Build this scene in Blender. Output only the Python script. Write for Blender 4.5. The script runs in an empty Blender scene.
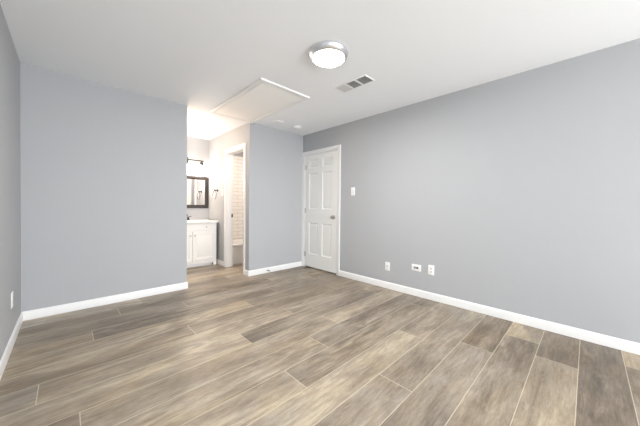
import bpy, bmesh, math, random
from mathutils import Vector, Matrix

# ------------------------------------------------------------------ camera
SC = bpy.context.scene
COL = SC.collection
FPX, CYPX = 260.064, 209.692
YAW, PITCH, ROLL = (math.radians(a) for a in (44.1353, -0.6967, 0.5803))
cd = bpy.data.cameras.new('camera')
cam = bpy.data.objects.new('camera', cd)
COL.objects.link(cam)
cd.sensor_fit = 'HORIZONTAL'
cd.sensor_width = 36.0
cd.lens = FPX / 640 * 36.0
cd.shift_y = -(213 - CYPX) / 640
cd.clip_start = 0.02
F = Vector((math.sin(YAW) * math.cos(PITCH), math.cos(YAW) * math.cos(PITCH), math.sin(PITCH)))
R = Vector((math.cos(YAW), -math.sin(YAW), 0))
U = R.cross(F)
R2 = R * math.cos(ROLL) + U * math.sin(ROLL)
U2 = U * math.cos(ROLL) - R * math.sin(ROLL)
m = Matrix((R2, U2, -F)).transposed().to_4x4()
m.translation = Vector((0, 0, 1.1178))
cam.matrix_world = m
SC.camera = cam

# ------------------------------------------------------------------ world, daylight, exposure
SC.view_settings.view_transform = 'Standard'
SC.view_settings.look = 'None'
SC.view_settings.gamma = 1
SC.view_settings.use_curve_mapping = False
SC.view_settings.exposure = 1.0
SC.cycles.use_denoising = True
SC.cycles.max_bounces = 16
SC.cycles.diffuse_bounces = 10
SC.cycles.sample_clamp_indirect = 8
w = bpy.data.worlds.new('sky')
SC.world = w
w.use_nodes = True
w.node_tree.nodes['Background'].inputs[0].default_value = (0.86, 0.93, 1.0, 1)
w.node_tree.nodes['Background'].inputs[1].default_value = 1.2

XL, XR, XC, X1 = -0.319, 3.166, 2.062, 1.144      # wall faces
Y0, Y1, Y3 = -4.6, 3.735, 5.371
H, T = 2.44, 0.12
WINS = [(-0.15, 1.30), (1.65, 3.05)]                           # unseen windows added behind the camera, placed for their light
WSIDE = [(-3.4, -2.0)]                          # unseen window behind the camera, added to light the left wall
WZ0, WZ1 = 0.20, 2.08
TILT = 8
DAY_W, SIDE_W = 76.0, 138.0


def area(name, loc, sx, sy, power, color, rot):
    l = bpy.data.lights.new(name, 'AREA')
    l.shape = 'RECTANGLE'
    l.size, l.size_y, l.energy, l.color = sx, sy, power, color
    o = bpy.data.objects.new(name, l)
    o.location, o.rotation_euler = loc, rot
    COL.objects.link(o)
    return o


for a, b in WINS:
    area('daylight', ((a + b) / 2, Y0 - T - 0.06, (WZ0 + WZ1) / 2), b - a, WZ1 - WZ0, DAY_W,
         (0.945, 0.975, 1.0), (math.radians(90 + TILT), 0, 0))      # sky light, tilted up to brighten the ceiling like ground bounce

for a, b in WSIDE:
    area('daylight', (XR + T + 0.06, (a + b) / 2, (WZ0 + WZ1) / 2), WZ1 - WZ0, b - a, SIDE_W,
         (0.945, 0.975, 1.0), (0, math.radians(90 + TILT), 0))


def point(name, loc, power, color, r=0.04):
    l = bpy.data.lights.new(name, 'POINT')
    l.energy, l.color, l.shadow_soft_size = power, color, r
    o = bpy.data.objects.new(name, l)
    o.location = loc
    COL.objects.link(o)
    return o


BATH_W = 11.5
area('bath_ceiling_lamp', (2.85, 4.25, H - 0.03), 0.5, 0.5, BATH_W, (1.0, 0.88, 0.77), (0, 0, 0))  # unseen warm lamp at the bath ceiling, added without a fixture
point('alcove_fill', (1.24, 4.35, H - 0.26), 10.0, (1.0, 0.76, 0.56), 0.10)  # added fill light brightening the alcove, no such lamp visible


# ------------------------------------------------------------------ materials
def mat(name, color, rough=0.5, metal=0.0, bump=0.0, bscale=200.0, var=0.0, emit=None, estr=0.0, spec=None, coat=0.0):
    mt = bpy.data.materials.new(name)
    mt.use_nodes = True
    nt = mt.node_tree
    bs = nt.nodes['Principled BSDF']
    bs.inputs['Base Color'].default_value = (*color, 1)
    bs.inputs['Roughness'].default_value = rough
    bs.inputs['Metallic'].default_value = metal
    if spec is not None:
        bs.inputs['Specular IOR Level'].default_value = spec
    if coat:
        bs.inputs['Coat Weight'].default_value = coat
    if emit:
        bs.inputs['Emission Color'].default_value = (*emit, 1)
        bs.inputs['Emission Strength'].default_value = estr
    tc = nt.nodes.new('ShaderNodeTexCoord')
    nz = nt.nodes.new('ShaderNodeTexNoise')
    nz.inputs['Scale'].default_value = bscale
    nz.inputs['Detail'].default_value = 3
    nt.links.new(tc.outputs['Object'], nz.inputs['Vector'])
    if bump:
        bp = nt.nodes.new('ShaderNodeBump')
        bp.inputs['Strength'].default_value = bump
        bp.inputs['Distance'].default_value = 0.002
        nt.links.new(nz.outputs['Fac'], bp.inputs['Height'])
        nt.links.new(bp.outputs['Normal'], bs.inputs['Normal'])
    if var:
        n2 = nt.nodes.new('ShaderNodeTexNoise')
        n2.inputs['Scale'].default_value = 6
        nt.links.new(tc.outputs['Object'], n2.inputs['Vector'])
        mx = nt.nodes.new('ShaderNodeMix')
        mx.data_type = 'RGBA'
        mx.inputs['A'].default_value = (*[c * (1 - var) for c in color], 1)
        mx.inputs['B'].default_value = (*[min(1, c * (1 + var)) for c in color], 1)
        nt.links.new(n2.outputs['Fac'], mx.inputs['Factor'])
        nt.links.new(mx.outputs['Result'], bs.inputs['Base Color'])
    return mt


M = {}
M['wall'] = mat('gray_wall_paint', (0.424, 0.435, 0.452), 0.75, bump=0.18, bscale=130, var=0.01, spec=0.25)
M['ceil'] = mat('white_ceiling_paint', (0.865, 0.885, 0.915), 0.9, bump=0.35, bscale=90, spec=0.1)
M['trim'] = mat('white_trim_paint', (0.80, 0.80, 0.795), 0.35, bump=0.02, bscale=60)
M['door'] = mat('white_door_paint', (0.83, 0.83, 0.81), 0.4, bump=0.03, bscale=160)
M['hatch'] = mat('white_hatch_paint', (0.87, 0.86, 0.84), 0.7, bump=0.1, bscale=120)
M['plastic'] = mat('white_plastic', (0.87, 0.87, 0.87), 0.3, bump=0.01)
M['plastic2'] = mat('offwhite_plastic', (0.75, 0.75, 0.75), 0.35, bump=0.01)
M['dark'] = mat('dark_slot', (0.03, 0.03, 0.03), 0.5, bump=0.02)
M['grayjack'] = mat('gray_jack', (0.20, 0.20, 0.21), 0.4, bump=0.02)
M['nickel'] = mat('satin_nickel', (0.55, 0.53, 0.50), 0.28, 1.0, bump=0.02, bscale=300)
M['chrome'] = mat('polished_chrome', (0.80, 0.80, 0.82), 0.32, 1.0, bump=0.005)
M['bronze'] = mat('dark_bronze', (0.055, 0.045, 0.042), 0.35, 0.7, bump=0.03)
M['brown'] = mat('dark_brown_frame', (0.018, 0.013, 0.012), 0.45, bump=0.08, bscale=80, var=0.25)
M['cab'] = mat('white_cabinet_paint', (0.84, 0.83, 0.81), 0.4, bump=0.02)
M['counter'] = mat('white_countertop', (0.88, 0.87, 0.85), 0.2, bump=0.005, var=0.02)
M['tub'] = mat('white_enamel', (0.85, 0.83, 0.81), 0.12, bump=0.003)
M['mirror'] = mat('mirror_glass', (0.92, 0.92, 0.92), 0.01, 1.0)
M['ventdark'] = mat('vent_duct', (0.30, 0.30, 0.30), 0.8, bump=0.02)
M['ventslat'] = mat('vent_slat', (0.66, 0.66, 0.66), 0.5, bump=0.01)
M['lens'] = mat('glowing_diffuser', (0.9, 0.9, 0.9), 0.3, emit=(1, 0.985, 0.96), estr=14.0)
M['shade'] = mat('glowing_frosted_glass', (0.9, 0.88, 0.85), 0.4, emit=(1.0, 0.90, 0.78), estr=9.0)


def glass_mat():
    mt = bpy.data.materials.new('window_glass')
    mt.use_nodes = True
    nt = mt.node_tree
    nt.nodes.remove(nt.nodes['Principled BSDF'])
    tr = nt.nodes.new('ShaderNodeBsdfTransparent')
    gl = nt.nodes.new('ShaderNodeBsdfGlossy')
    gl.inputs['Roughness'].default_value = 0.02
    fr = nt.nodes.new('ShaderNodeFresnel')
    fr.inputs['IOR'].default_value = 1.3
    mx = nt.nodes.new('ShaderNodeMixShader')
    nt.links.new(fr.outputs[0], mx.inputs[0])
    nt.links.new(tr.outputs[0], mx.inputs[1])
    nt.links.new(gl.outputs[0], mx.inputs[2])
    nt.links.new(mx.outputs[0], nt.nodes['Material Output'].inputs['Surface'])
    return mt


M['glass'] = glass_mat()


def tile_mat():
    mt = bpy.data.materials.new('cream_subway_tile')
    mt.use_nodes = True
    nt = mt.node_tree
    N, L = nt.nodes.new, nt.links.new
    bs = nt.nodes['Principled BSDF']
    bs.inputs['Roughness'].default_value = 0.3
    tc = N('ShaderNodeTexCoord')
    sp = N('ShaderNodeSeparateXYZ')
    L(tc.outputs['Object'], sp.inputs[0])
    ad = N('ShaderNodeMath'); ad.operation = 'ADD'
    L(sp.outputs['X'], ad.inputs[0]); L(sp.outputs['Y'], ad.inputs[1])
    cb = N('ShaderNodeCombineXYZ')
    L(ad.outputs[0], cb.inputs['X']); L(sp.outputs['Z'], cb.inputs['Y'])
    br = N('ShaderNodeTexBrick')
    br.inputs['Scale'].default_value = 1
    br.inputs['Brick Width'].default_value = 0.24
    br.inputs['Row Height'].default_value = 0.079
    br.inputs['Mortar Size'].default_value = 0.004
    br.inputs['Mortar Smooth'].default_value = 0.3
    br.inputs['Color1'].default_value = (0.86, 0.83, 0.79, 1)
    br.inputs['Color2'].default_value = (0.84, 0.81, 0.77, 1)
    br.inputs['Mortar'].default_value = (0.56, 0.50, 0.45, 1)
    L(cb.outputs[0], br.inputs['Vector'])
    L(br.outputs['Color'], bs.inputs['Base Color'])
    bp = N('ShaderNodeBump')
    bp.inputs['Distance'].default_value = 0.002
    bp.inputs['Strength'].default_value = 0.25
    bp.invert = True
    L(br.outputs['Fac'], bp.inputs['Height'])
    L(bp.outputs['Normal'], bs.inputs['Normal'])
    return mt


M['tile'] = tile_mat()
M['grout'] = mat('beige_grout', (0.60, 0.53, 0.42), 0.7, bump=0.2, bscale=300)


def plank_mat():
    """weathered oak look: tone, offset and warmth of each plank come from the mesh attribute 'plank'"""
    mt = bpy.data.materials.new('weathered_oak_plank')
    mt.use_nodes = True
    nt = mt.node_tree
    N, L = nt.nodes.new, nt.links.new
    bs = nt.nodes['Principled BSDF']
    tc = N('ShaderNodeTexCoord')
    at = N('ShaderNodeAttribute'); at.attribute_name = 'plank'
    se = N('ShaderNodeSeparateColor'); L(at.outputs['Color'], se.inputs[0])
    off = N('ShaderNodeVectorMath'); off.operation = 'MULTIPLY_ADD'
    off.inputs[1].default_value = (0, 0, 0)
    cbo = N('ShaderNodeCombineXYZ')
    mu = N('ShaderNodeMath'); mu.operation = 'MULTIPLY'; mu.inputs[1].default_value = 37.0
    L(se.outputs['Green'], mu.inputs[0])
    L(mu.outputs[0], cbo.inputs['X']); L(mu.outputs[0], cbo.inputs['Z'])
    va = N('ShaderNodeVectorMath'); va.operation = 'ADD'
    L(tc.outputs['Object'], va.inputs[0]); L(cbo.outputs[0], va.inputs[1])

    def noise(scale, detail, rough, dist=0.0):
        mp = N('ShaderNodeMapping'); mp.inputs['Scale'].default_value = scale
        L(va.outputs[0], mp.inputs['Vector'])
        n = N('ShaderNodeTexNoise'); n.inputs['Scale'].default_value = 1
        n.inputs['Detail'].default_value = detail
        n.inputs['Roughness'].default_value = rough
        n.inputs['Distortion'].default_value = dist
        L(mp.outputs[0], n.inputs['Vector'])
        return n.outputs['Fac']

    broad = noise((1.3, 7.0, 1), 3, 0.55, 0.6)       # cloudy bands along the plank
    grain = noise((5.0, 62.0, 1), 5, 0.8, 0.4)      # fine fibres
    figure = noise((3.6, 24.0, 1), 8, 0.72, 2.2)
    mottle = noise((26.0, 60.0, 1), 4, 0.7, 0.4)     # worn speckle
    hue = noise((1.9, 6.0, 1), 3, 0.55, 0.8)         # tan and gray zones      # cathedral figure
    patch = noise((2.6, 3.2, 1), 2, 0.5)

    def math_(op, a, b):
        n = N('ShaderNodeMath'); n.operation = op
        for i, v in enumerate((a, b)):
            if isinstance(v, (int, float)):
                n.inputs[i].default_value = v
            else:
                L(v, n.inputs[i])
        return n.outputs[0]

    def centred(x, k):
        return math_('MULTIPLY', math_('SUBTRACT', x, 0.5), k)

    t = math_('ADD', se.outputs['Red'], centred(broad, 0.95))
    t = math_('ADD', t, centred(figure, 0.95))
    t = math_('ADD', t, centred(mottle, 0.34))
    t = math_('ADD', t, centred(grain, 0.75))
    # cathedral grain: contour lines of a long soft noise, showing in patches
    con = math_('SINE', math_('MULTIPLY', noise((0.8, 4.2, 1), 3, 0.42, 0.3), 62.0), 0)
    mask = noise((1.1, 2.6, 1), 2, 0.5)
    mask = math_('MAXIMUM', math_('MULTIPLY', math_('SUBTRACT', mask, 0.44), 2.6), 0.12)
    fig2 = math_('MULTIPLY', con, mask)
    t = math_('ADD', t, math_('MULTIPLY', fig2, 0.26))
    t = math_('ADD', t, centred(patch, 0.45))
    rp = N('ShaderNodeValToRGB')
    e = rp.color_ramp.elements
    e[0].position, e[0].color = 0.0, (0.090, 0.068, 0.048, 1)
    e[1].position, e[1].color = 1.0, (0.48, 0.412, 0.315, 1)
    x = rp.color_ramp.elements.new(0.35); x.color = (0.186, 0.148, 0.110, 1)
    x = rp.color_ramp.elements.new(0.68); x.color = (0.315, 0.262, 0.202, 1)
    L(t, rp.inputs[0])
    wm = N('ShaderNodeMix'); wm.data_type = 'RGBA'; wm.blend_type = 'MULTIPLY'
    wm.inputs['Factor'].default_value = 1
    wr = N('ShaderNodeValToRGB')
    wr.color_ramp.elements[0].color = (0.93, 0.97, 1.04, 1)
    wr.color_ramp.elements[1].color = (1.05, 0.99, 0.86, 1)
    L(math_('ADD', se.outputs['Blue'], centred(hue, 1.6)), wr.inputs[0])
    L(rp.outputs[0], wm.inputs['A']); L(wr.outputs[0], wm.inputs['B'])
    L(wm.outputs['Result'], bs.inputs['Base Color'])
    rr = N('ShaderNodeMapRange')
    rr.inputs['To Min'].default_value = 0.28
    rr.inputs['To Max'].default_value = 0.46
    L(figure, rr.inputs['Value'])
    L(rr.outputs[0], bs.inputs['Roughness'])
    bp = N('ShaderNodeBump'); bp.inputs['Strength'].default_value = 0.25
    bp.inputs['Distance'].default_value = 0.0015
    hs = math_('ADD', math_('ADD', figure, math_('MULTIPLY', fig2, 0.35)), math_('MULTIPLY', grain, 0.6))
    L(hs, bp.inputs['Height'])
    L(bp.outputs['Normal'], bs.inputs['Normal'])
    return mt


M['plank'] = plank_mat()


# ------------------------------------------------------------------ mesh helpers
def box(bm, x0, x1, y0, y1, z0, z1, bev=0.0, seg=2):
    vs = [bm.verts.new((x, y, z)) for x in (x0, x1) for y in (y0, y1) for z in (z0, z1)]
    idx = [(0, 1, 3, 2), (4, 6, 7, 5), (0, 4, 5, 1), (2, 3, 7, 6), (0, 2, 6, 4), (1, 5, 7, 3)]
    fs = [bm.faces.new([vs[i] for i in f]) for f in idx]
    if bev:
        es = list({e for f in fs for e in f.edges})
        bmesh.ops.bevel(bm, geom=es, offset=bev, segments=seg, profile=0.5, affect='EDGES')


def frame_of(d):
    d = Vector(d).normalized()
    a = Vector((0, 0, 1)) if abs(d.z) < 0.9 else Vector((1, 0, 0))
    u = d.cross(a).normalized()
    return u, d.cross(u).normalized()


def lathe(bm, org, d, prof, n=32):
    """prof: list of (radius, distance along d); caps wherever the radius is 0"""
    org, d = Vector(org), Vector(d).normalized()
    u, v = frame_of(d)
    rings = []
    for r, h in prof:
        if r < 1e-6:
            rings.append([bm.verts.new(org + d * h)])
        else:
            rings.append([bm.verts.new(org + d * h + (u * math.cos(t) + v * math.sin(t)) * r)
                          for t in (2 * math.pi * k / n for k in range(n))])
    for a, b in zip(rings, rings[1:]):
        for k in range(n):
            k2 = (k + 1) % n
            if len(a) == 1 and len(b) == 1:
                continue
            if len(a) == 1:
                f = (a[0], b[k], b[k2])
            elif len(b) == 1:
                f = (a[k], b[0], a[k2])
            else:
                f = (a[k], b[k], b[k2], a[k2])
            bm.faces.new(f)


def tube(bm, pts, r, n=12, closed=False):
    pts = [Vector(p) for p in pts]
    rings = []
    N = len(pts)
    pu = None
    for i, p in enumerate(pts):
        a = pts[(i - 1) % N] if (closed or i) else p
        b = pts[(i + 1) % N] if (closed or i < N - 1) else p
        d = (b - a).normalized()
        if pu is None:
            pu, _ = frame_of(d)
        u = (pu - d * pu.dot(d)).normalized()
        v = d.cross(u)
        pu = u
        rr = r[i] if isinstance(r, (list, tuple)) else r
        rings.append([bm.verts.new(p + (u * math.cos(t) + v * math.sin(t)) * rr)
                      for t in (2 * math.pi * k / n for k in range(n))])
    pairs = list(zip(rings, rings[1:])) + ([(rings[-1], rings[0])] if closed else [])
    for a, b in pairs:
        for k in range(n):
            k2 = (k + 1) % n
            bm.faces.new((a[k], a[k2], b[k2], b[k]))
    if not closed:
        bm.faces.new(rings[0][::-1])
        bm.faces.new(rings[-1])


def prism(bm, prof, p0, p1, out, up=(0, 0, 1)):
    """extrude a 2-D profile (along out, along up) from p0 to p1"""
    p0, p1, out, up = Vector(p0), Vector(p1), Vector(out), Vector(up)
    a = [bm.verts.new(p0 + out * x + up * z) for x, z in prof]
    b = [bm.verts.new(p1 + out * x + up * z) for x, z in prof]
    n = len(prof)
    for k in range(n):
        k2 = (k + 1) % n
        bm.faces.new((a[k], a[k2], b[k2], b[k]))
    bm.faces.new(a[::-1])
    bm.faces.new(b)


def loops(bm, ls, cap=True):
    """skin a list of equal-length point loops"""
    rs = [[bm.verts.new(p) for p in l] for l in ls]
    n = len(rs[0])
    for a, b in zip(rs, rs[1:]):
        for k in range(n):
            k2 = (k + 1) % n
            bm.faces.new((a[k], a[k2], b[k2], b[k]))
    if cap:
        bm.faces.new(rs[-1])
    return rs


def smoothing(bm, ang=35):
    for f in bm.faces:
        f.smooth = True
    for e in bm.edges:
        if len(e.link_faces) == 2:
            e.smooth = e.calc_face_angle(0) < math.radians(ang)


def wloc(o):
    p = Vector((0, 0, 0))
    while o is not None:
        p += o.location
        o = o.parent
    return p


def obj(name, bm, material, parent=None, origin=None, label=None):
    bmesh.ops.recalc_face_normals(bm, faces=bm.faces)
    smoothing(bm)
    base = wloc(parent) if parent else Vector((0, 0, 0))
    org = Vector(origin) if origin is not None else base
    bmesh.ops.translate(bm, verts=bm.verts, vec=-org)
    me = bpy.data.meshes.new(name)
    bm.to_mesh(me)
    bm.free()
    for mm in (material if isinstance(material, (list, tuple)) else [material]):
        me.materials.append(mm)
    o = bpy.data.objects.new(name, me)
    COL.objects.link(o)
    o.parent = parent
    o.location = org - base
    if label:
        o['label'] = label
    return o


def thing(name, label, cat, loc, group=None):
    o = bpy.data.objects.new(name, None)
    o.empty_display_size = 0.05
    COL.objects.link(o)
    o.location = loc
    o['label'], o['category'] = label, cat
    if group:
        o['group'] = group
    return o


def struct(name, bm, material, label, cat, origin=(0, 0, 0)):
    o = obj(name, bm, material, origin=origin)
    o['kind'] = 'structure'
    o['label'], o['category'] = label, cat
    return o


NB = bmesh.new

# ------------------------------------------------------------------ floor
PW, YR0 = 0.2315, 0.030          # plank width, seam between rows -1 and 0
PL = 1.817                       # plank length
JOINT = {-2: 2.862, -1: 1.47, 0: 2.555, 1: 2.792, 2: 2.352, 3: 1.495, 4: 2.163, 5: 1.055, 6: 1.484,
         7: 1.862, 8: 1.072, 9: 1.688, 10: 0.798, 11: 1.482, 12: 0.152, 13: 0.95, 14: 2.2, 15: 0.6}
# (row, order from the left) -> lightness, warmth of the planks that stand out
TONE = {(-2, 0): (.45, .55), (-2, 1): (.62, .9), (-1, 0): (.40, .55), (-1, 1): (.26, .5),
        (0, 0): (.52, .62), (0, 1): (.30, .55),
        (1, 0): (.50, .45), (1, 1): (.66, .8), (2, 0): (.50, .3), (2, 1): (.34, .6),
        (3, 0): (.50, .35), (3, 1): (.55, .3), (4, 0): (.74, .5), (4, 1): (.56, .3),
        (5, 0): (.70, .5), (5, 1): (.46, .4),
        (6, 0): (.62, .5), (6, 1): (.42, .3), (7, 0): (.60, .55), (7, 1): (.68, .35), (8, 0): (.70, .6), (8, 1): (.44, .3),
        (9, 0): (.62, .55), (9, 1): (.55, .35), (10, 0): (.62, .6), (10, 1): (.46, .5), (11, 0): (.64, .7), (11, 1): (.42, .4),
        (12, 0): (.54, .6), (12, 1): (.40, .4)}
random.seed(11)
bm = NB()
lay = bm.loops.layers.float_color.new('plank')
FX0, FX1, FY0, FY1 = XL - T, 3.82, Y0 - T, Y3 + T
box(bm, FX0, FX1, FY0, FY1, -0.12, 0.0)
for f in bm.faces:
    f.material_index = 1
G = 0.0019
for k in range(-6, 24):
    ya, yb = YR0 + k * PW + G, YR0 + (k + 1) * PW - G
    ya, yb = max(ya, FY0), min(yb, FY1)
    if yb - ya < 0.01:
        continue
    j = JOINT.get(k, random.uniform(0, PL))
    while j > FX0:
        j -= PL
    xs, n = j, 0
    while xs < FX1:
        xa, xb = max(xs + G, FX0), min(xs + PL - G, FX1)
        xs += PL
        if xb - xa < 0.004:
            continue
        tone, warm = random.choice((.40, .48, .54, .60, .68)) + random.uniform(-.03, .03), random.uniform(.25, .7)
        off = random.random()
        jj = JOINT.get(k)
        if jj is not None:
            if abs(xa - G - jj) < 0.02:
                tone, warm = TONE.get((k, 1), (tone, warm))
            elif abs(xb + G - jj) < 0.02:
                tone, warm = TONE.get((k, 0), (tone, warm))
        vs = [bm.verts.new(p) for p in ((xa, ya, 0.0009), (xb, ya, 0.0009), (xb, yb, 0.0009), (xa, yb, 0.0009))]
        f = bm.faces.new(vs)
        f.material_index = 0
        for lp in f.loops:
            lp[lay] = (tone, off, warm, 1)
        n += 1
fl = struct('floor', bm, [M['plank'], M['grout']], 'gray-brown weathered wood plank floor with pale seams', 'floor')

# ------------------------------------------------------------------ ceiling and walls
bm = NB()
box(bm, XL - T, 3.82, Y0 - T, Y3 + T, H, H + 0.12)
struct('ceiling', bm, M['ceil'], 'white painted textured ceiling', 'ceiling')


def wall(name, boxes, label, material=None):
    bm = NB()
    for b in boxes:
        box(bm, *b)
    return struct(name, bm, material or M['wall'], label, 'wall')


DA, DB, DZ = 2.858, 3.674, 2.055             # main door opening
BA, BB, BZ = 3.920, 4.557, 2.065             # bath doorway
wall('wall_left', [(XL - T, XL, Y0 - T, Y1 + T, 0, H)], 'light gray wall at the left edge of the photo')
wall('wall_partition', [(XL, X1, Y1, Y1 + T, 0, H), (X1 - T, X1, Y1 + T, Y3, 0, H)],
     'large gray wall left of the vanity alcove')
WA, WB = WSIDE[0]
wall('wall_right', [(XR, XR + T, Y0 - T, WA, 0, H), (XR, XR + T, WB, DA, 0, H), (XR, XR + T, WA, WB, 0, WZ0),
                    (XR, XR + T, WA, WB, WZ1, H), (XR, XR + T, DB, Y1 + T, 0, H), (XR, XR + T, DA, DB, DZ, H),
                    (XR + 0.075, XR + T, DA, DB, 0, DZ)], 'long gray wall on the right with the white door in it')  # backing box added behind the door to stop light leaking in
wall('wall_end', [(XC + T, XR, Y1, Y1 + T, 0, H)], 'narrow gray wall between the bath doorway and the white door')
wall('wall_alcove', [(XC, XC + T, Y1, BA, 0, H), (XC, XC + T, BB, Y3, 0, H), (XC, XC + T, BA, BB, BZ, H)],
     'alcove side wall holding the bath doorway and towel ring')
wall('wall_vanity', [(X1 - T, 3.82, Y3, Y3 + T, 0, H)], 'wall behind the vanity mirror')
wall('wall_bath', [(3.70, 3.82, Y1 + T, Y3, 0, H), (XR + T, 3.82, Y1, Y1 + T, 0, H)], 'side wall of the bathroom')
bs_ = [(XL, WINS[0][0], Y0 - T, Y0, 0, H), (WINS[0][1], WINS[1][0], Y0 - T, Y0, 0, H),
       (WINS[1][1], XR, Y0 - T, Y0, 0, H)]
for a, b in WINS:
    bs_ += [(a, b, Y0 - T, Y0, 0, WZ0), (a, b, Y0 - T, Y0, WZ1, H)]
wall('wall_window', bs_, 'window wall behind the camera')
TZ0 = 0.388
wall('wall_tiled', [(XC + T, 3.70, Y3 - 0.012, Y3, TZ0, 2.2)], 'cream subway tile wall above the bathtub', M['tile'])
wall('wall_tiled_right', [(3.688, 3.70, 4.60, Y3 - 0.012, TZ0, 2.2)], 'subway tile wall at the far end of the bathtub', M['tile'])
wall('wall_tiled_left', [(XC + T, XC + T + 0.012, 4.60, Y3 - 0.012, TZ0, 2.2)], 'subway tile wall behind the vanity alcove', M['tile'])

def sash_window(name, a, b, place, label):
    """place(u0, u1, w0, w1, z0, z1) gives box arguments; w is the depth into the wall from its room face"""
    f, zm = 0.05, (WZ0 + WZ1) / 2
    bm = NB()
    for q in ((a, a + f, WZ0, WZ1), (b - f, b, WZ0, WZ1), (a + f, b - f, WZ0, WZ0 + f), (a + f, b - f, WZ1 - f, WZ1),
              (a + f, b - f, zm - 0.02, zm + 0.02)):
        box(bm, *place(q[0], q[1], 0.05, 0.10, q[2], q[3]))
    wn = struct(name, bm, M['trim'], label, 'window')
    bm = NB()
    box(bm, *place(a + f, b - f, 0.074, 0.078, WZ0 + f, WZ1 - f))
    obj('pane', bm, M['glass'], wn)
    bm = NB()
    box(bm, *place(a - 0.04, b + 0.04, -0.03, 0.05, WZ0 - 0.03, WZ0), 0.004)
    obj('window_sill', bm, M['trim'], wn)


for k in (0, 1):
    sash_window('window_%d' % (k + 1), *WINS[k], lambda u0, u1, w0, w1, z0, z1: (u0, u1, Y0 - w1, Y0 - w0, z0, z1),
                '%s white sash window, unseen, added in the wall behind the camera' % ('left', 'right')[k])
sash_window('window_3', *WSIDE[0], lambda u0, u1, w0, w1, z0, z1: (XR + w0, XR + w1, u0, u1, z0, z1),
            'white sash window, unseen, added in the long right wall behind the camera')

# ------------------------------------------------------------------ baseboards
BH, BT = 0.087, 0.013
BPROF = [(0, 0), (BT, 0), (BT, BH - 0.016), (BT * 0.75, BH - 0.006), (BT * 0.35, BH), (0, BH)]


def baseboard(name, runs, label):
    bm = NB()
    for p0, p1, out in runs:
        prism(bm, BPROF, (*p0, 0), (*p1, 0), (*out, 0))
    return struct(name, bm, M['trim'], label, 'baseboard')


baseboard('baseboard_left', [((XL, Y0), (XL, Y1), (1, 0))], 'white baseboard along the left wall')
baseboard('baseboard_partition', [((XL, Y1), (X1 + BT, Y1), (0, -1)), ((X1, Y1), (X1, 4.87), (1, 0))],
          'white baseboard under the large gray wall left of the alcove')
baseboard('baseboard_end', [((XC - BT, Y1), (XR, Y1), (0, -1)), ((XC, Y1), (XC, 3.856), (-1, 0))],
          'white baseboard with door stop below the narrow gray wall')
baseboard('baseboard_alcove', [((XC, 4.626), (XC, Y3), (-1, 0))], 'white baseboard between bath doorway and vanity')
baseboard('baseboard_right', [((XR, Y0), (XR, 2.794), (-1, 0))], 'white baseboard along the long right wall')
baseboard('baseboard_window', [((XL, Y0), (XR, Y0), (0, 1))], 'white baseboard below the windows behind the camera')

# ------------------------------------------------------------------ door casings
CW, CT = 0.062, 0.015
CPROF = [(0, 0), (0, CW), (CT, CW), (CT, CW * 0.45), (CT * 0.75, CW * 0.3), (CT * 0.55, CW * 0.08), (CT * 0.45, 0)]


def casing(name, x, ya, yb, zt, depth, label):
    """U-shaped casing on a wall whose face looks to -x, with mitred corners, plus the jamb lining"""
    bm = NB()
    rows = []
    for o_, c in CPROF:
        c += 0.004
        rows.append([(x - o_, ya - c, 0), (x - o_, ya - c, zt + c), (x - o_, yb + c, zt + c), (x - o_, yb + c, 0)])
    vs = [[bm.verts.new(p) for p in r] for r in rows]
    n = len(vs)
    for i in range(n):
        a, b = vs[i], vs[(i + 1) % n]
        for k in range(3):
            bm.faces.new((a[k], a[k + 1], b[k + 1], b[k]))
    bm.faces.new([v[0] for v in vs])
    bm.faces.new([v[3] for v in vs][::-1])
    t = struct(name, bm, M['trim'], label, 'door casing')
    bm = NB()
    j = 0.012
    box(bm, x - 0.001, x + depth, ya, ya + j, 0, zt)
    box(bm, x - 0.001, x + depth, yb - j, yb, 0, zt)
    box(bm, x - 0.001, x + depth, ya + j, yb - j, zt - j, zt)
    obj('jamb', bm, M['trim'], t)
    return t


casing('trim_1', XR, DA, DB, DZ, 0.074, 'white casing around the closed six-panel door')
tb = casing('trim_2', XC, BA, BB, BZ, T, 'white casing around the open bath doorway')
bm = NB()
box(bm, XC + T - 0.030, XC + T - 0.004, BB - 0.0145, BB - 0.0115, 0.905, 0.965, 0.001)
obj('strike_plate', bm, M['bronze'], tb, label='small dark metal strike plate')

# ------------------------------------------------------------------ six-panel door
LY0, LY1, LZ0, LZ1 = DA + 0.015, DB - 0.015, 0.018, DZ - 0.015
XF = XR + 0.003


def door_leaf():
    bm = NB()
    ys = [LY0, LY0 + 0.108, LY0 + 0.342, LY0 + 0.444, LY0 + 0.678, LY1]
    zs = [LZ0, 0.255, 0.820, 1.070, 1.715, 1.808, 1.958, LZ1]
    for i in range(5):
        for j in range(7):
            y0, y1, z0, z1 = ys[i], ys[i + 1], zs[j], zs[j + 1]
            r = lambda d, x: [(x, y0 + d, z0 + d), (x, y1 - d, z0 + d), (x, y1 - d, z1 - d), (x, y0 + d, z1 - d)]
            if i in (1, 3) and j in (1, 3, 5):
                loops(bm, [r(0, XF), r(0.006, XF + 0.006), r(0.014, XF + 0.011), r(0.026, XF + 0.011), r(0.046, XF + 0.003), r(0.05, XF + 0.003)])
            else:
                bm.faces.new([bm.verts.new(p) for p in r(0, XF)])
    bmesh.ops.remove_doubles(bm, verts=bm.verts, dist=1e-5)
    x2 = XF + 0.036
    c = [(LY0, LZ0), (LY1, LZ0), (LY1, LZ1), (LY0, LZ1)]
    back = [bm.verts.new((x2, y, z)) for y, z in c]
    front = [bm.verts.new((XF, y, z)) for y, z in c]
    bm.faces.new(back)
    for k in range(4):
        bm.faces.new((front[k], front[(k + 1) % 4], back[(k + 1) % 4], back[k]))
    return bm


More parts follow.
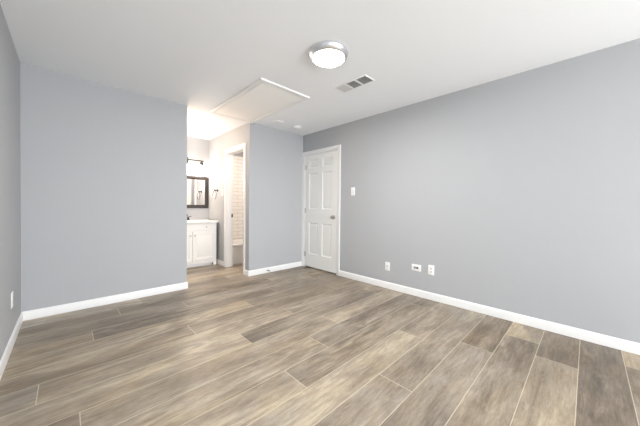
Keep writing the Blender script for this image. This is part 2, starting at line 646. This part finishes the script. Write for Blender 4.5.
bm = door_leaf()
dr = struct('door_1', bm, M['door'], 'closed white six-panel door with silver knob in the right wall', 'door', (XF, (LY0 + LY1) / 2, 0))
KY, KZ = LY0 + 0.066, 0.945
bm = NB()
lathe(bm, (XF, KY, KZ), (-1, 0, 0), [(0, 0.0), (0.033, 0.0), (0.033, 0.004), (0.026, 0.009), (0.012, 0.011), (0.011, 0.030),
                                    (0.018, 0.036), (0.027, 0.044), (0.0285, 0.053), (0.025, 0.061), (0.015, 0.066), (0, 0.067)], 28)
obj('door_knob', bm, M['nickel'], dr, (XF, KY, KZ), 'round satin silver door knob')
for z in (1.835, 1.04, 0.235):
    bm = NB()
    yh = LY1 + 0.0075
    tube(bm, [(XF - 0.006, yh, z - 0.045), (XF - 0.006, yh, z + 0.045)], 0.0065, 12)
    lathe(bm, (XF - 0.006, yh, z + 0.045), (0, 0, 1), [(0.0065, 0), (0.0045, 0.004), (0, 0.007)], 12)
    box(bm, XF - 0.0025, XF - 0.0005, yh - 0.030, yh - 0.004, z - 0.044, z + 0.044)
    obj('hinge', bm, M['nickel'], dr, (XF - 0.006, yh, z), 'satin silver door hinge')

# ------------------------------------------------------------------ wall plates
def plate_frame(p, face):
    """returns put(u0,u1,v0,v1,w0,w1) -> world box arguments; face is -1 (looks to -x) or +1 (looks to +x)"""
    px, py, pz = p

    def put(u0, u1, v0, v1, w0, w1):
        xs = sorted((px + face * w0, px + face * w1))
        return (xs[0], xs[1], py + u0, py + u1, pz + v0, pz + v1)
    return put


def make_plate(put, parent, hw, hv):
    bm = NB()
    box(bm, *put(-hw, hw, -hv, hv, 0, 0.0055), 0.0022, 2)
    obj('cover_plate', bm, M['plastic'], parent)


def screws(put, parent, spots, p, face):
    for u, v in spots:
        bm = NB()
        lathe(bm, (p[0] + face * 0.005, p[1] + u, p[2] + v), (face, 0, 0), [(0.0032, 0), (0.0032, 0.0012), (0.002, 0.0018), (0, 0.0018)], 12)
        obj('screw', bm, M['plastic2'], parent)


def outlet(p, face, label):
    t = thing('wall_outlet', label, 'outlet', p, 'duplex outlets low on the walls')
    put = plate_frame(p, face)
    make_plate(put, t, 0.037, 0.060)
    for s in (-1, 1):
        bm = NB()
        box(bm, *put(-0.0165, 0.0165, s * 0.0195 - 0.0145, s * 0.0195 + 0.0145, 0.004, 0.0075), 0.003, 2)
        r = obj('receptacle', bm, M['plastic2'], t)
        bm = NB()
        for u in (-0.0065, 0.0065):
            box(bm, *put(u - 0.0013, u + 0.0013, s * 0.0195 - 0.001, s * 0.0195 + 0.008, 0.0072, 0.0078))
        lathe(bm, (p[0] + face * 0.0072, p[1], p[2] + s * 0.0195 - 0.007), (face, 0, 0), [(0.0028, 0), (0.0028, 0.0006), (0, 0.0006)], 10)
        obj('slots', bm, M['dark'], r, label='dark outlet slots')
    screws(put, t, [(0, 0)], p, face)
    return t


def switch(p, face, label):
    t = thing('light_switch', label, 'switch', p, 'paddle light switches')
    put = plate_frame(p, face)
    make_plate(put, t, 0.036, 0.062)
    bm = NB()
    x0, x1, y0, y1, z0, z1 = put(-0.0165, 0.0165, -0.033, 0.033, 0.004, 0.006)
    box(bm, x0, x1, y0, y1, z0, z1, 0.001)
    prof = [(0.005, -0.030), (0.0075, -0.029), (0.0062, 0.0), (0.0105, 0.028), (0.005, 0.030)]
    prism(bm, prof, (p[0], p[1] - 0.0145, p[2]), (p[0], p[1] + 0.0145, p[2]), (face, 0, 0))
    obj('paddle', bm, M['plastic2'], t)
    screws(put, t, [(0, 0.049), (0, -0.049)], p, face)
    return t


switch((XR, 2.533, 1.356), -1, 'white paddle light switch on the gray wall right of the white door')
switch((XC, 4.718, 1.365), -1, 'white light switch in the alcove between towel ring and bath doorway')
outlet((XR, 1.314, 0.361), -1, 'white upright outlet on the right wall, farthest right of the three low plates')
outlet((XL, 3.160, 0.355), 1, 'white outlet seen edge-on on the left wall near the corner')

p = (XR, 1.913, 0.304)
t = thing('jack_plate', 'small white upright plate with one jack, low on right wall, nearest the door', 'wall plate', p)
put = plate_frame(p, -1)
make_plate(put, t, 0.036, 0.058)
bm = NB()
lathe(bm, (p[0] - 0.005, p[1], p[2] + 0.004), (-1, 0, 0), [(0.009, 0), (0.009, 0.002), (0.0055, 0.002), (0.0055, 0.010), (0.003, 0.010), (0.003, 0.004), (0, 0.004)], 16)
obj('coaxial_jack', bm, M['nickel'], t, label='small silver jack in the middle')
screws(put, t, [(0, 0.042), (0, -0.042)], p, -1)

p = (XR, 1.501, 0.357)
t = thing('cable_plate', 'white sideways wall plate with dark jacks, middle of the three low plates on right wall', 'wall plate', p)
put = plate_frame(p, -1)
make_plate(put, t, 0.061, 0.041)
bm = NB()
box(bm, *put(-0.034, 0.034, -0.0165, 0.0165, 0.004, 0.0072), 0.0015)
obj('insert', bm, M['plastic2'], t)
for u, mm in ((0.017, 'grayjack'), (-0.015, 'dark')):
    bm = NB()
    box(bm, *put(u - 0.013, u + 0.013, -0.012, 0.012, 0.006, 0.0092), 0.0015)
    obj('jack', bm, M[mm], t, label='dark square jack')
screws(put, t, [(0.049, 0), (-0.049, 0)], p, -1)

# ------------------------------------------------------------------ door stop
DS = (2.395, Y1 - BT, 0.045)
t = thing('door_stop', 'short dark spring door stop on the baseboard below the narrow gray wall', 'door stop', DS)
bm = NB()
lathe(bm, DS, (0, -1, 0), [(0, 0), (0.012, 0), (0.012, 0.003), (0.006, 0.006), (0, 0.006)], 16)
obj('base', bm, M['nickel'], t)
bm = NB()
tube(bm, [(DS[0] + 0.0055 * math.cos(a), DS[1] - 0.004 - a * 0.00075, DS[2] + 0.0055 * math.sin(a)) for a in
          (i * 0.5 for i in range(0, 140))], 0.0013, 6)
obj('spring', bm, M['grayjack'], t)
bm = NB()
lathe(bm, (DS[0], DS[1] - 0.055, DS[2]), (0, -1, 0), [(0, 0), (0.008, 0), (0.009, 0.006), (0.008, 0.014), (0, 0.016)], 14)
obj('rubber_tip', bm, M['dark'], t, label='dark rubber tip')

# ------------------------------------------------------------------ ceiling light
CL = (1.612, 1.574)
t = thing('ceiling_light', 'round flush-mount ceiling light with glowing white diffuser and chrome ring', 'ceiling light', (*CL, H))
bm = NB()
lathe(bm, (*CL, H), (0, 0, -1), [(0, 0), (0.150, 0), (0.150, 0.012), (0, 0.012)], 48)
obj('mounting_plate', bm, M['plastic'], t)
bm = NB()
lathe(bm, (*CL, H), (0, 0, -1), [(0.160, 0.0), (0.170, 0.003), (0.172, 0.010), (0.169, 0.020), (0.160, 0.034), (0.148, 0.047),
                                (0.140, 0.053), (0.136, 0.052), (0.138, 0.010), (0.160, 0.0)], 64)
obj('ring', bm, M['chrome'], t, label='polished chrome ring')
bm = NB()
lathe(bm, (*CL, H), (0, 0, -1), [(0.137, 0.045), (0.137, 0.052), (0.128, 0.058), (0.105, 0.065), (0.06, 0.070), (0, 0.072)], 64)
obj('diffuser', bm, M['lens'], t, label='glowing white diffuser')
ld = bpy.data.lights.new('ceiling_lamp', 'AREA')
ld.shape, ld.size, ld.energy, ld.color = 'DISK', 0.26, 20.0, (1, 0.98, 0.96)
lo = bpy.data.objects.new('ceiling_lamp', ld)
lo.location = (*CL, H - 0.078)
COL.objects.link(lo)

# ------------------------------------------------------------------ ceiling air vent
VX0, VX1, VY0, VY1 = 2.125, 2.300, 1.565, 1.985
t = thing('air_vent', 'white rectangular ceiling air vent with two gray slatted sections', 'air vent', ((VX0 + VX1) / 2, (VY0 + VY1) / 2, H))
bm = NB()
zf0, zf1 = H - 0.008, H
fr = 0.016
box(bm, VX0, VX1, VY0, VY0 + fr, zf0, zf1, 0.002)
box(bm, VX0, VX1, VY1 - fr, VY1, zf0, zf1, 0.002)
box(bm, VX0, VX0 + fr, VY0 + fr, VY1 - fr, zf0, zf1, 0.002)
box(bm, VX1 - fr, VX1, VY0 + fr, VY1 - fr, zf0, zf1, 0.002)
sec = (VY1 - VY0 - 2 * fr) / 3
for k in (1, 2):
    yc = VY0 + fr + sec * k
    box(bm, VX0 + fr, VX1 - fr, yc - 0.008, yc + 0.008, zf0, zf1 - 0.001)
obj('frame', bm, M['plastic'], t)
bm = NB()
box(bm, VX0 + fr, VX1 - fr, VY0 + fr, VY1 - fr, H - 0.0012, H - 0.0002)
obj('duct_opening', bm, M['ventdark'], t, label='dark duct opening behind the slats')
for k in range(3):
    ya, yb = VY0 + fr + sec * k + (0.008 if k else 0), VY0 + fr + sec * (k + 1) - (0.008 if k < 2 else 0)
    bm = NB()
    if k < 2:
        # slats run across the vent and lean away, so the dark duct shows between them
        n = 10
        for q in range(n):
            xc = VX0 + fr + (q + 0.5) * (VX1 - VX0 - 2 * fr) / n
            prism(bm, [(-0.0010, 0), (0.0010, 0), (0.0045, 0.0060), (0.0030, 0.0060)], (xc, ya, H - 0.0078), (xc, yb, H - 0.0078), (1, 0, 0))
        obj('louver', bm, M['ventslat'], t, label='gray slatted section')
    else:
        n = 10
        for q in range(n):
            yc = ya + (q + 0.5) * (yb - ya) / n
            prism(bm, [(-0.0066, 0), (-0.0056, 0), (0.0066, 0.0062), (0.0056, 0.0062)], (VX0 + fr, yc, H - 0.0078), (VX1 - fr, yc, H - 0.0078), (0, -1, 0))
        obj('louver', bm, M['ventslat'], t, label='pale closed section')

# ------------------------------------------------------------------ attic hatch
HX0, HX1, HY0, HY1 = 1.430, 2.100, 2.362, 3.728
t = thing('attic_hatch', 'large white framed attic hatch in the ceiling beside the vanity alcove', 'attic hatch', ((HX0 + HX1) / 2, (HY0 + HY1) / 2, H))
bm = NB()
tw, td = 0.055, 0.020
rows = [[(HX0 + o_, HY0 + o_, H - d), (HX1 - o_, HY0 + o_, H - d), (HX1 - o_, HY1 - o_, H - d), (HX0 + o_, HY1 - o_, H - d)]
        for o_, d in ((0, 0), (0, td - 0.003), (0.003, td), (tw - 0.008, td), (tw, td - 0.006), (tw, 0))]
loops(bm, rows, cap=False)
obj('frame', bm, M['trim'], t)
bm = NB()
box(bm, HX0 + tw + 0.004, HX1 - tw - 0.004, HY0 + tw + 0.004, HY1 - tw - 0.004, H - 0.015, H - 0.001, 0.002)
obj('panel', bm, M['hatch'], t)

# ------------------------------------------------------------------ smoke detector, ceiling cover plate
SD = (2.735, 3.375)
t = thing('smoke_detector', 'small round white smoke detector on the ceiling near the white door', 'smoke detector', (*SD, H))
bm = NB()
lathe(bm, (*SD, H), (0, 0, -1), [(0, 0), (0.066, 0), (0.068, 0.004), (0.066, 0.010), (0, 0.010)], 40)
obj('base', bm, M['plastic2'], t)
bm = NB()
lathe(bm, (*SD, H), (0, 0, -1), [(0.060, 0.010), (0.062, 0.016), (0.057, 0.028), (0.044, 0.034), (0.020, 0.036), (0.018, 0.033), (0, 0.033)], 40)
obj('cover', bm, M['plastic'], t)
CP = (2.370, 3.395)
bm = NB()
box(bm, CP[0] - 0.062, CP[0] + 0.062, CP[1] - 0.062, CP[1] + 0.062, H - 0.016, H, 0.003, 2)
o = obj('blank_plate', bm, M['plastic'], origin=(*CP, H))
o['label'], o['category'] = 'small square blank white plate on the ceiling beside the attic hatch', 'cover plate'

# ------------------------------------------------------------------ vanity
CX0, CX1, CYF, CYB = X1 + 0.012, 2.020, 4.872, Y3 - 0.004
CXM = (CX0 + CX1) / 2
TOPZ = 0.800
t = thing('vanity_cabinet', 'white two-door vanity cabinet with a wide drawer front, in the alcove', 'cabinet', (CXM, (CYF + CYB) / 2, 0))
bm = NB()
S = 0.060
YF = CYF + 0.018
box(bm, CX0, CX0 + 0.018, YF + 0.02, CYB, 0, TOPZ)
box(bm, CX1 - 0.018, CX1, YF + 0.02, CYB - BT, 0, TOPZ)
box(bm, CX0 + 0.018, CX1 - 0.018, YF + 0.02, CYB, 0.10, 0.118)
box(bm, CX0, CX0 + S, YF, YF + 0.02, 0, TOPZ)
box(bm, CX1 - S, CX1, YF, YF + 0.02, 0, TOPZ)
box(bm, CX0 + S, CX1 - S, YF, YF + 0.02, 0.058, 0.125)
box(bm, CX0 + S, CX1 - S, YF, YF + 0.02, 0.640, 0.672)
box(bm, CX0 + S, CX1 - S, YF, YF + 0.02, 0.780, TOPZ)
box(bm, CXM - 0.02, CXM + 0.02, YF, YF + 0.02, 0.125, 0.640)
obj('carcass', bm, M['cab'], t)
bm = NB()
box(bm, CX0 + 0.02, CX1 - S, CYF + 0.075, CYF + 0.09, 0, 0.099)
obj('toe_kick', bm, M['cab'], t)


def slab_door(x0, x1, z0, z1, inset):
    bm = NB()
    y = CYF
    r = lambda d, yy: [(x0 + d, yy, z0 + d), (x1 - d, yy, z0 + d), (x1 - d, yy, z1 - d), (x0 + d, yy, z1 - d)]
    ls = [r(0, y + 0.0175), r(0, y + 0.003), r(0.003, y)]
    if inset:
        ls += [r(0.052, y), r(0.056, y + 0.006), r(0.070, y + 0.006), r(0.085, y + 0.001)]
    loops(bm, ls)
    bm.faces.new([bm.verts.new(q) for q in r(0, y + 0.0175)])
    return bm


def cab_knob(parent, x, z):
    bm = NB()
    lathe(bm, (x, CYF, z), (0, -1, 0), [(0, -0.001), (0.007, -0.001), (0.007, 0.002), (0.005, 0.006), (0.006, 0.012), (0.0135, 0.018), (0.0145, 0.023), (0.010, 0.028), (0, 0.029)], 20)
    obj('knob', bm, M['nickel'], parent, (x, CYF, z), 'small satin silver knob')


d = obj('drawer', slab_door(CX0 + 0.03, CX1 - 0.016, 0.662, 0.786, False), M['cab'], t)
cab_knob(d, CXM - 0.235, 0.726)
cab_knob(d, CXM + 0.235, 0.726)
for a, b, kx in ((CX0 + 0.03, CXM - 0.003, CXM - 0.036), (CXM + 0.003, CX1 - 0.016, CXM + 0.036)):
    d = obj('door', slab_door(a, b, 0.112, 0.648, True), M['cab'], t)
    cab_knob(d, kx, 0.577)

# countertop with an oval basin
bm = NB()
n = 64
tx0, tx1, ty0, ty1 = X1 + 0.002, 2.036, CYF - 0.020, Y3 - 0.001
cx, cy = CXM, (ty0 + ty1) / 2 - 0.02


def rect_pt(a, x0, x1, y0, y1):
    dx, dy = math.cos(a), math.sin(a)
    s = min(((x1 - cx) if dx > 0 else (x0 - cx)) / dx if abs(dx) > 1e-9 else 9e9,
            ((y1 - cy) if dy > 0 else (y0 - cy)) / dy if abs(dy) > 1e-9 else 9e9)
    return cx + dx * s, cy + dy * s


angs = sorted([2 * math.pi * k / n for k in range(n)] +
              [math.atan2(yy - cy, xx - cx) % (2 * math.pi) for xx in (tx0, tx1) for yy in (ty0, ty1)])
rect = lambda z, g=0: [(*rect_pt(a, tx0 + g, tx1 - g, ty0 + g, ty1 - g), z) for a in angs]
oval = lambda rx, ry, z: [(cx + rx * math.cos(a), cy + ry * math.sin(a), z) for a in angs]
loops(bm, [rect(TOPZ), rect(TOPZ + 0.030), rect(TOPZ + 0.034, 0.004), oval(0.205, 0.150, TOPZ + 0.034)], cap=False)
co = obj('countertop', bm, M['counter'], origin=(CXM, (ty0 + ty1) / 2, TOPZ))
co['label'], co['category'] = 'white vanity countertop with oval basin on the white cabinet', 'countertop'
bm = NB()
loops(bm, [oval(0.205, 0.150, TOPZ + 0.034), oval(0.200, 0.146, TOPZ + 0.028), oval(0.185, 0.135, TOPZ + 0.0),
           oval(0.15, 0.11, TOPZ - 0.07), oval(0.08, 0.06, TOPZ - 0.105), oval(0.02, 0.02, TOPZ - 0.11)])
obj('basin', bm, M['counter'], co)

# faucet
FZ = TOPZ + 0.034
FY = cy + 0.150 + 0.045
t = thing('faucet', 'small dark bronze faucet on the white vanity countertop', 'faucet', (CXM, FY, FZ))
bm = NB()
box(bm, CXM - 0.080, CXM + 0.080, FY - 0.024, FY + 0.024, FZ, FZ + 0.014, 0.006, 3)
obj('base', bm, M['bronze'], t)
bm = NB()
tube(bm, [(CXM, FY, FZ + 0.01), (CXM, FY, FZ + 0.07), (CXM, FY - 0.012, FZ + 0.10), (CXM, FY - 0.045, FZ + 0.115),
          (CXM, FY - 0.09, FZ + 0.108), (CXM, FY - 0.115, FZ + 0.088)], [0.017, 0.015, 0.014, 0.013, 0.012, 0.011], 14)
obj('spout', bm, M['bronze'], t)
for s in (-1, 1):
    bm = NB()
    hx = CXM + s * 0.056
    lathe(bm, (hx, FY, FZ + 0.012), (0, 0, 1), [(0.019, 0), (0.018, 0.02), (0.013, 0.035), (0.015, 0.045), (0.014, 0.054), (0, 0.058)], 18)
    tube(bm, [(hx, FY, FZ + 0.060), (hx + s * 0.03, FY - 0.005, FZ + 0.069), (hx + s * 0.055, FY - 0.008, FZ + 0.074)], [0.007, 0.006, 0.005], 10)
    obj('handle', bm, M['bronze'], t)

# mirror
MX0, MX1, MZ0, MZ1 = X1 + 0.018, 2.042, 1.062, 1.690
t = thing('wall_mirror', 'rectangular mirror in a wide dark brown frame above the vanity', 'mirror', ((MX0 + MX1) / 2, Y3, MZ0))
bm = NB()
rr = lambda o_, y: [(MX0 + o_, y, MZ0 + o_), (MX1 - o_, y, MZ0 + o_), (MX1 - o_, y, MZ1 - o_), (MX0 + o_, y, MZ1 - o_)]
loops(bm, [rr(0, Y3), rr(0, Y3 - 0.020), rr(0.008, Y3 - 0.028), rr(0.050, Y3 - 0.022), rr(0.060, Y3 - 0.016), rr(0.066, Y3 - 0.012), rr(0.066, Y3 - 0.004)], cap=False)
obj('frame', bm, M['brown'], t, label='dark brown mirror frame')
bm = NB()
box(bm, MX0 + 0.058, MX1 - 0.058, Y3 - 0.008, Y3 - 0.004, MZ0 + 0.058, MZ1 - 0.058)
obj('glass', bm, M['mirror'], t, label='mirror glass')

# vanity light
VL_W = 4.0
VLX, VLZ, VLY = CXM + 0.0, 1.985, Y3 - 0.085
t = thing('vanity_light', 'dark metal three-lamp light bar with glowing shades above the mirror', 'wall lamp', (VLX, Y3, VLZ))
bm = NB()
box(bm, VLX - 0.075, VLX + 0.075, Y3 - 0.022, Y3, VLZ - 0.055, VLZ + 0.055, 0.006, 3)
tube(bm, [(VLX, Y3 - 0.02, VLZ), (VLX, VLY, VLZ)], 0.010, 12)
obj('backplate', bm, M['bronze'], t)
bm = NB()
box(bm, VLX - 0.335, VLX + 0.335, VLY - 0.009, VLY + 0.009, VLZ - 0.010, VLZ + 0.010, 0.003)
obj('bar', bm, M['bronze'], t)
for k in (-1, 0, 1):
    x = VLX + k * 0.297
    bm = NB()
    lathe(bm, (x, VLY, VLZ - 0.008), (0, 0, -1), [(0, 0), (0.010, 0), (0.010, 0.012), (0.027, 0.020), (0.031, 0.075), (0.024, 0.080), (0, 0.080)], 20)
    s = obj('socket', bm, M['bronze'], t)
    bm = NB()
    lathe(bm, (x, VLY, VLZ - 0.085), (0, 0, -1), [(0.026, 0), (0.036, 0.02), (0.048, 0.06), (0.056, 0.105), (0.058, 0.120), (0.054, 0.120), (0.052, 0.105),
                                                 (0.044, 0.06), (0.032, 0.02), (0.022, 0.004), (0.026, 0)], 28)
    obj('lamp_shade', bm, M['shade'], t, label='glowing frosted glass shade')
    point('vanity_lamp', (x, VLY - 0.06, VLZ - 0.21), VL_W, (1.0, 0.84, 0.70), 0.045)

# towel ring
TY, TZ = 4.945, 1.408
t = thing('towel_ring', 'dark bronze towel ring on the alcove side wall beside the mirror', 'towel ring', (XC, TY, TZ))
bm = NB()
lathe(bm, (XC, TY, TZ), (-1, 0, 0), [(0, 0), (0.026, 0), (0.026, 0.006), (0.016, 0.012), (0.010, 0.018), (0.010, 0.052), (0.014, 0.056), (0.014, 0.070), (0, 0.072)], 24)
obj('mount', bm, M['bronze'], t)
bm = NB()
rc = 0.080
tube(bm, [(XC - 0.061, TY + rc * math.sin(a), TZ - 0.010 - rc + rc * math.cos(a)) for a in (2 * math.pi * k / 48 for k in range(48))], 0.0052, 10, closed=True)
obj('ring', bm, M['bronze'], t)

# bathtub
BX0, BX1, BY0, BY1, BZT = XC + T + 0.002, 3.698, 4.625, Y3 - 0.014, 0.385
bm = NB()


def rrect(x0, x1, y0, y1, r, z, n=8):
    pts = []
    for (px, py, a0) in ((x1 - r, y0 + r, -90), (x1 - r, y1 - r, 0), (x0 + r, y1 - r, 90), (x0 + r, y0 + r, 180)):
        for k in range(n + 1):
            a = math.radians(a0 + 90 * k / n)
            pts.append((px + r * math.cos(a), py + r * math.sin(a), z))
    return pts


e = 0.012
loops(bm, [rrect(BX0, BX1, BY0 + 0.02, BY1, 0.004, 0.0), rrect(BX0, BX1, BY0 + 0.02, BY1, 0.004, BZT - 0.05),
           rrect(BX0, BX1, BY0, BY1, 0.006, BZT - 0.035), rrect(BX0, BX1, BY0, BY1, 0.008, BZT - 0.008), rrect(BX0 + 0.008, BX1 - 0.008, BY0 + 0.008, BY1 - 0.008, 0.01, BZT),
           rrect(BX0 + 0.07, BX1 - 0.07, BY0 + 0.085, BY1 - 0.06, 0.10, BZT), rrect(BX0 + 0.085, BX1 - 0.085, BY0 + 0.10, BY1 - 0.075, 0.10, BZT - 0.015),
           rrect(BX0 + 0.14, BX1 - 0.20, BY0 + 0.14, BY1 - 0.12, 0.12, 0.10), rrect(BX0 + 0.20, BX1 - 0.27, BY0 + 0.19, BY1 - 0.17, 0.12, 0.07)])
o = obj('bathtub', bm, M['tub'], origin=((BX0 + BX1) / 2, (BY0 + BY1) / 2, 0))
o['label'], o['category'] = 'white bathtub below the tiled wall beyond the bath doorway', 'bathtub'
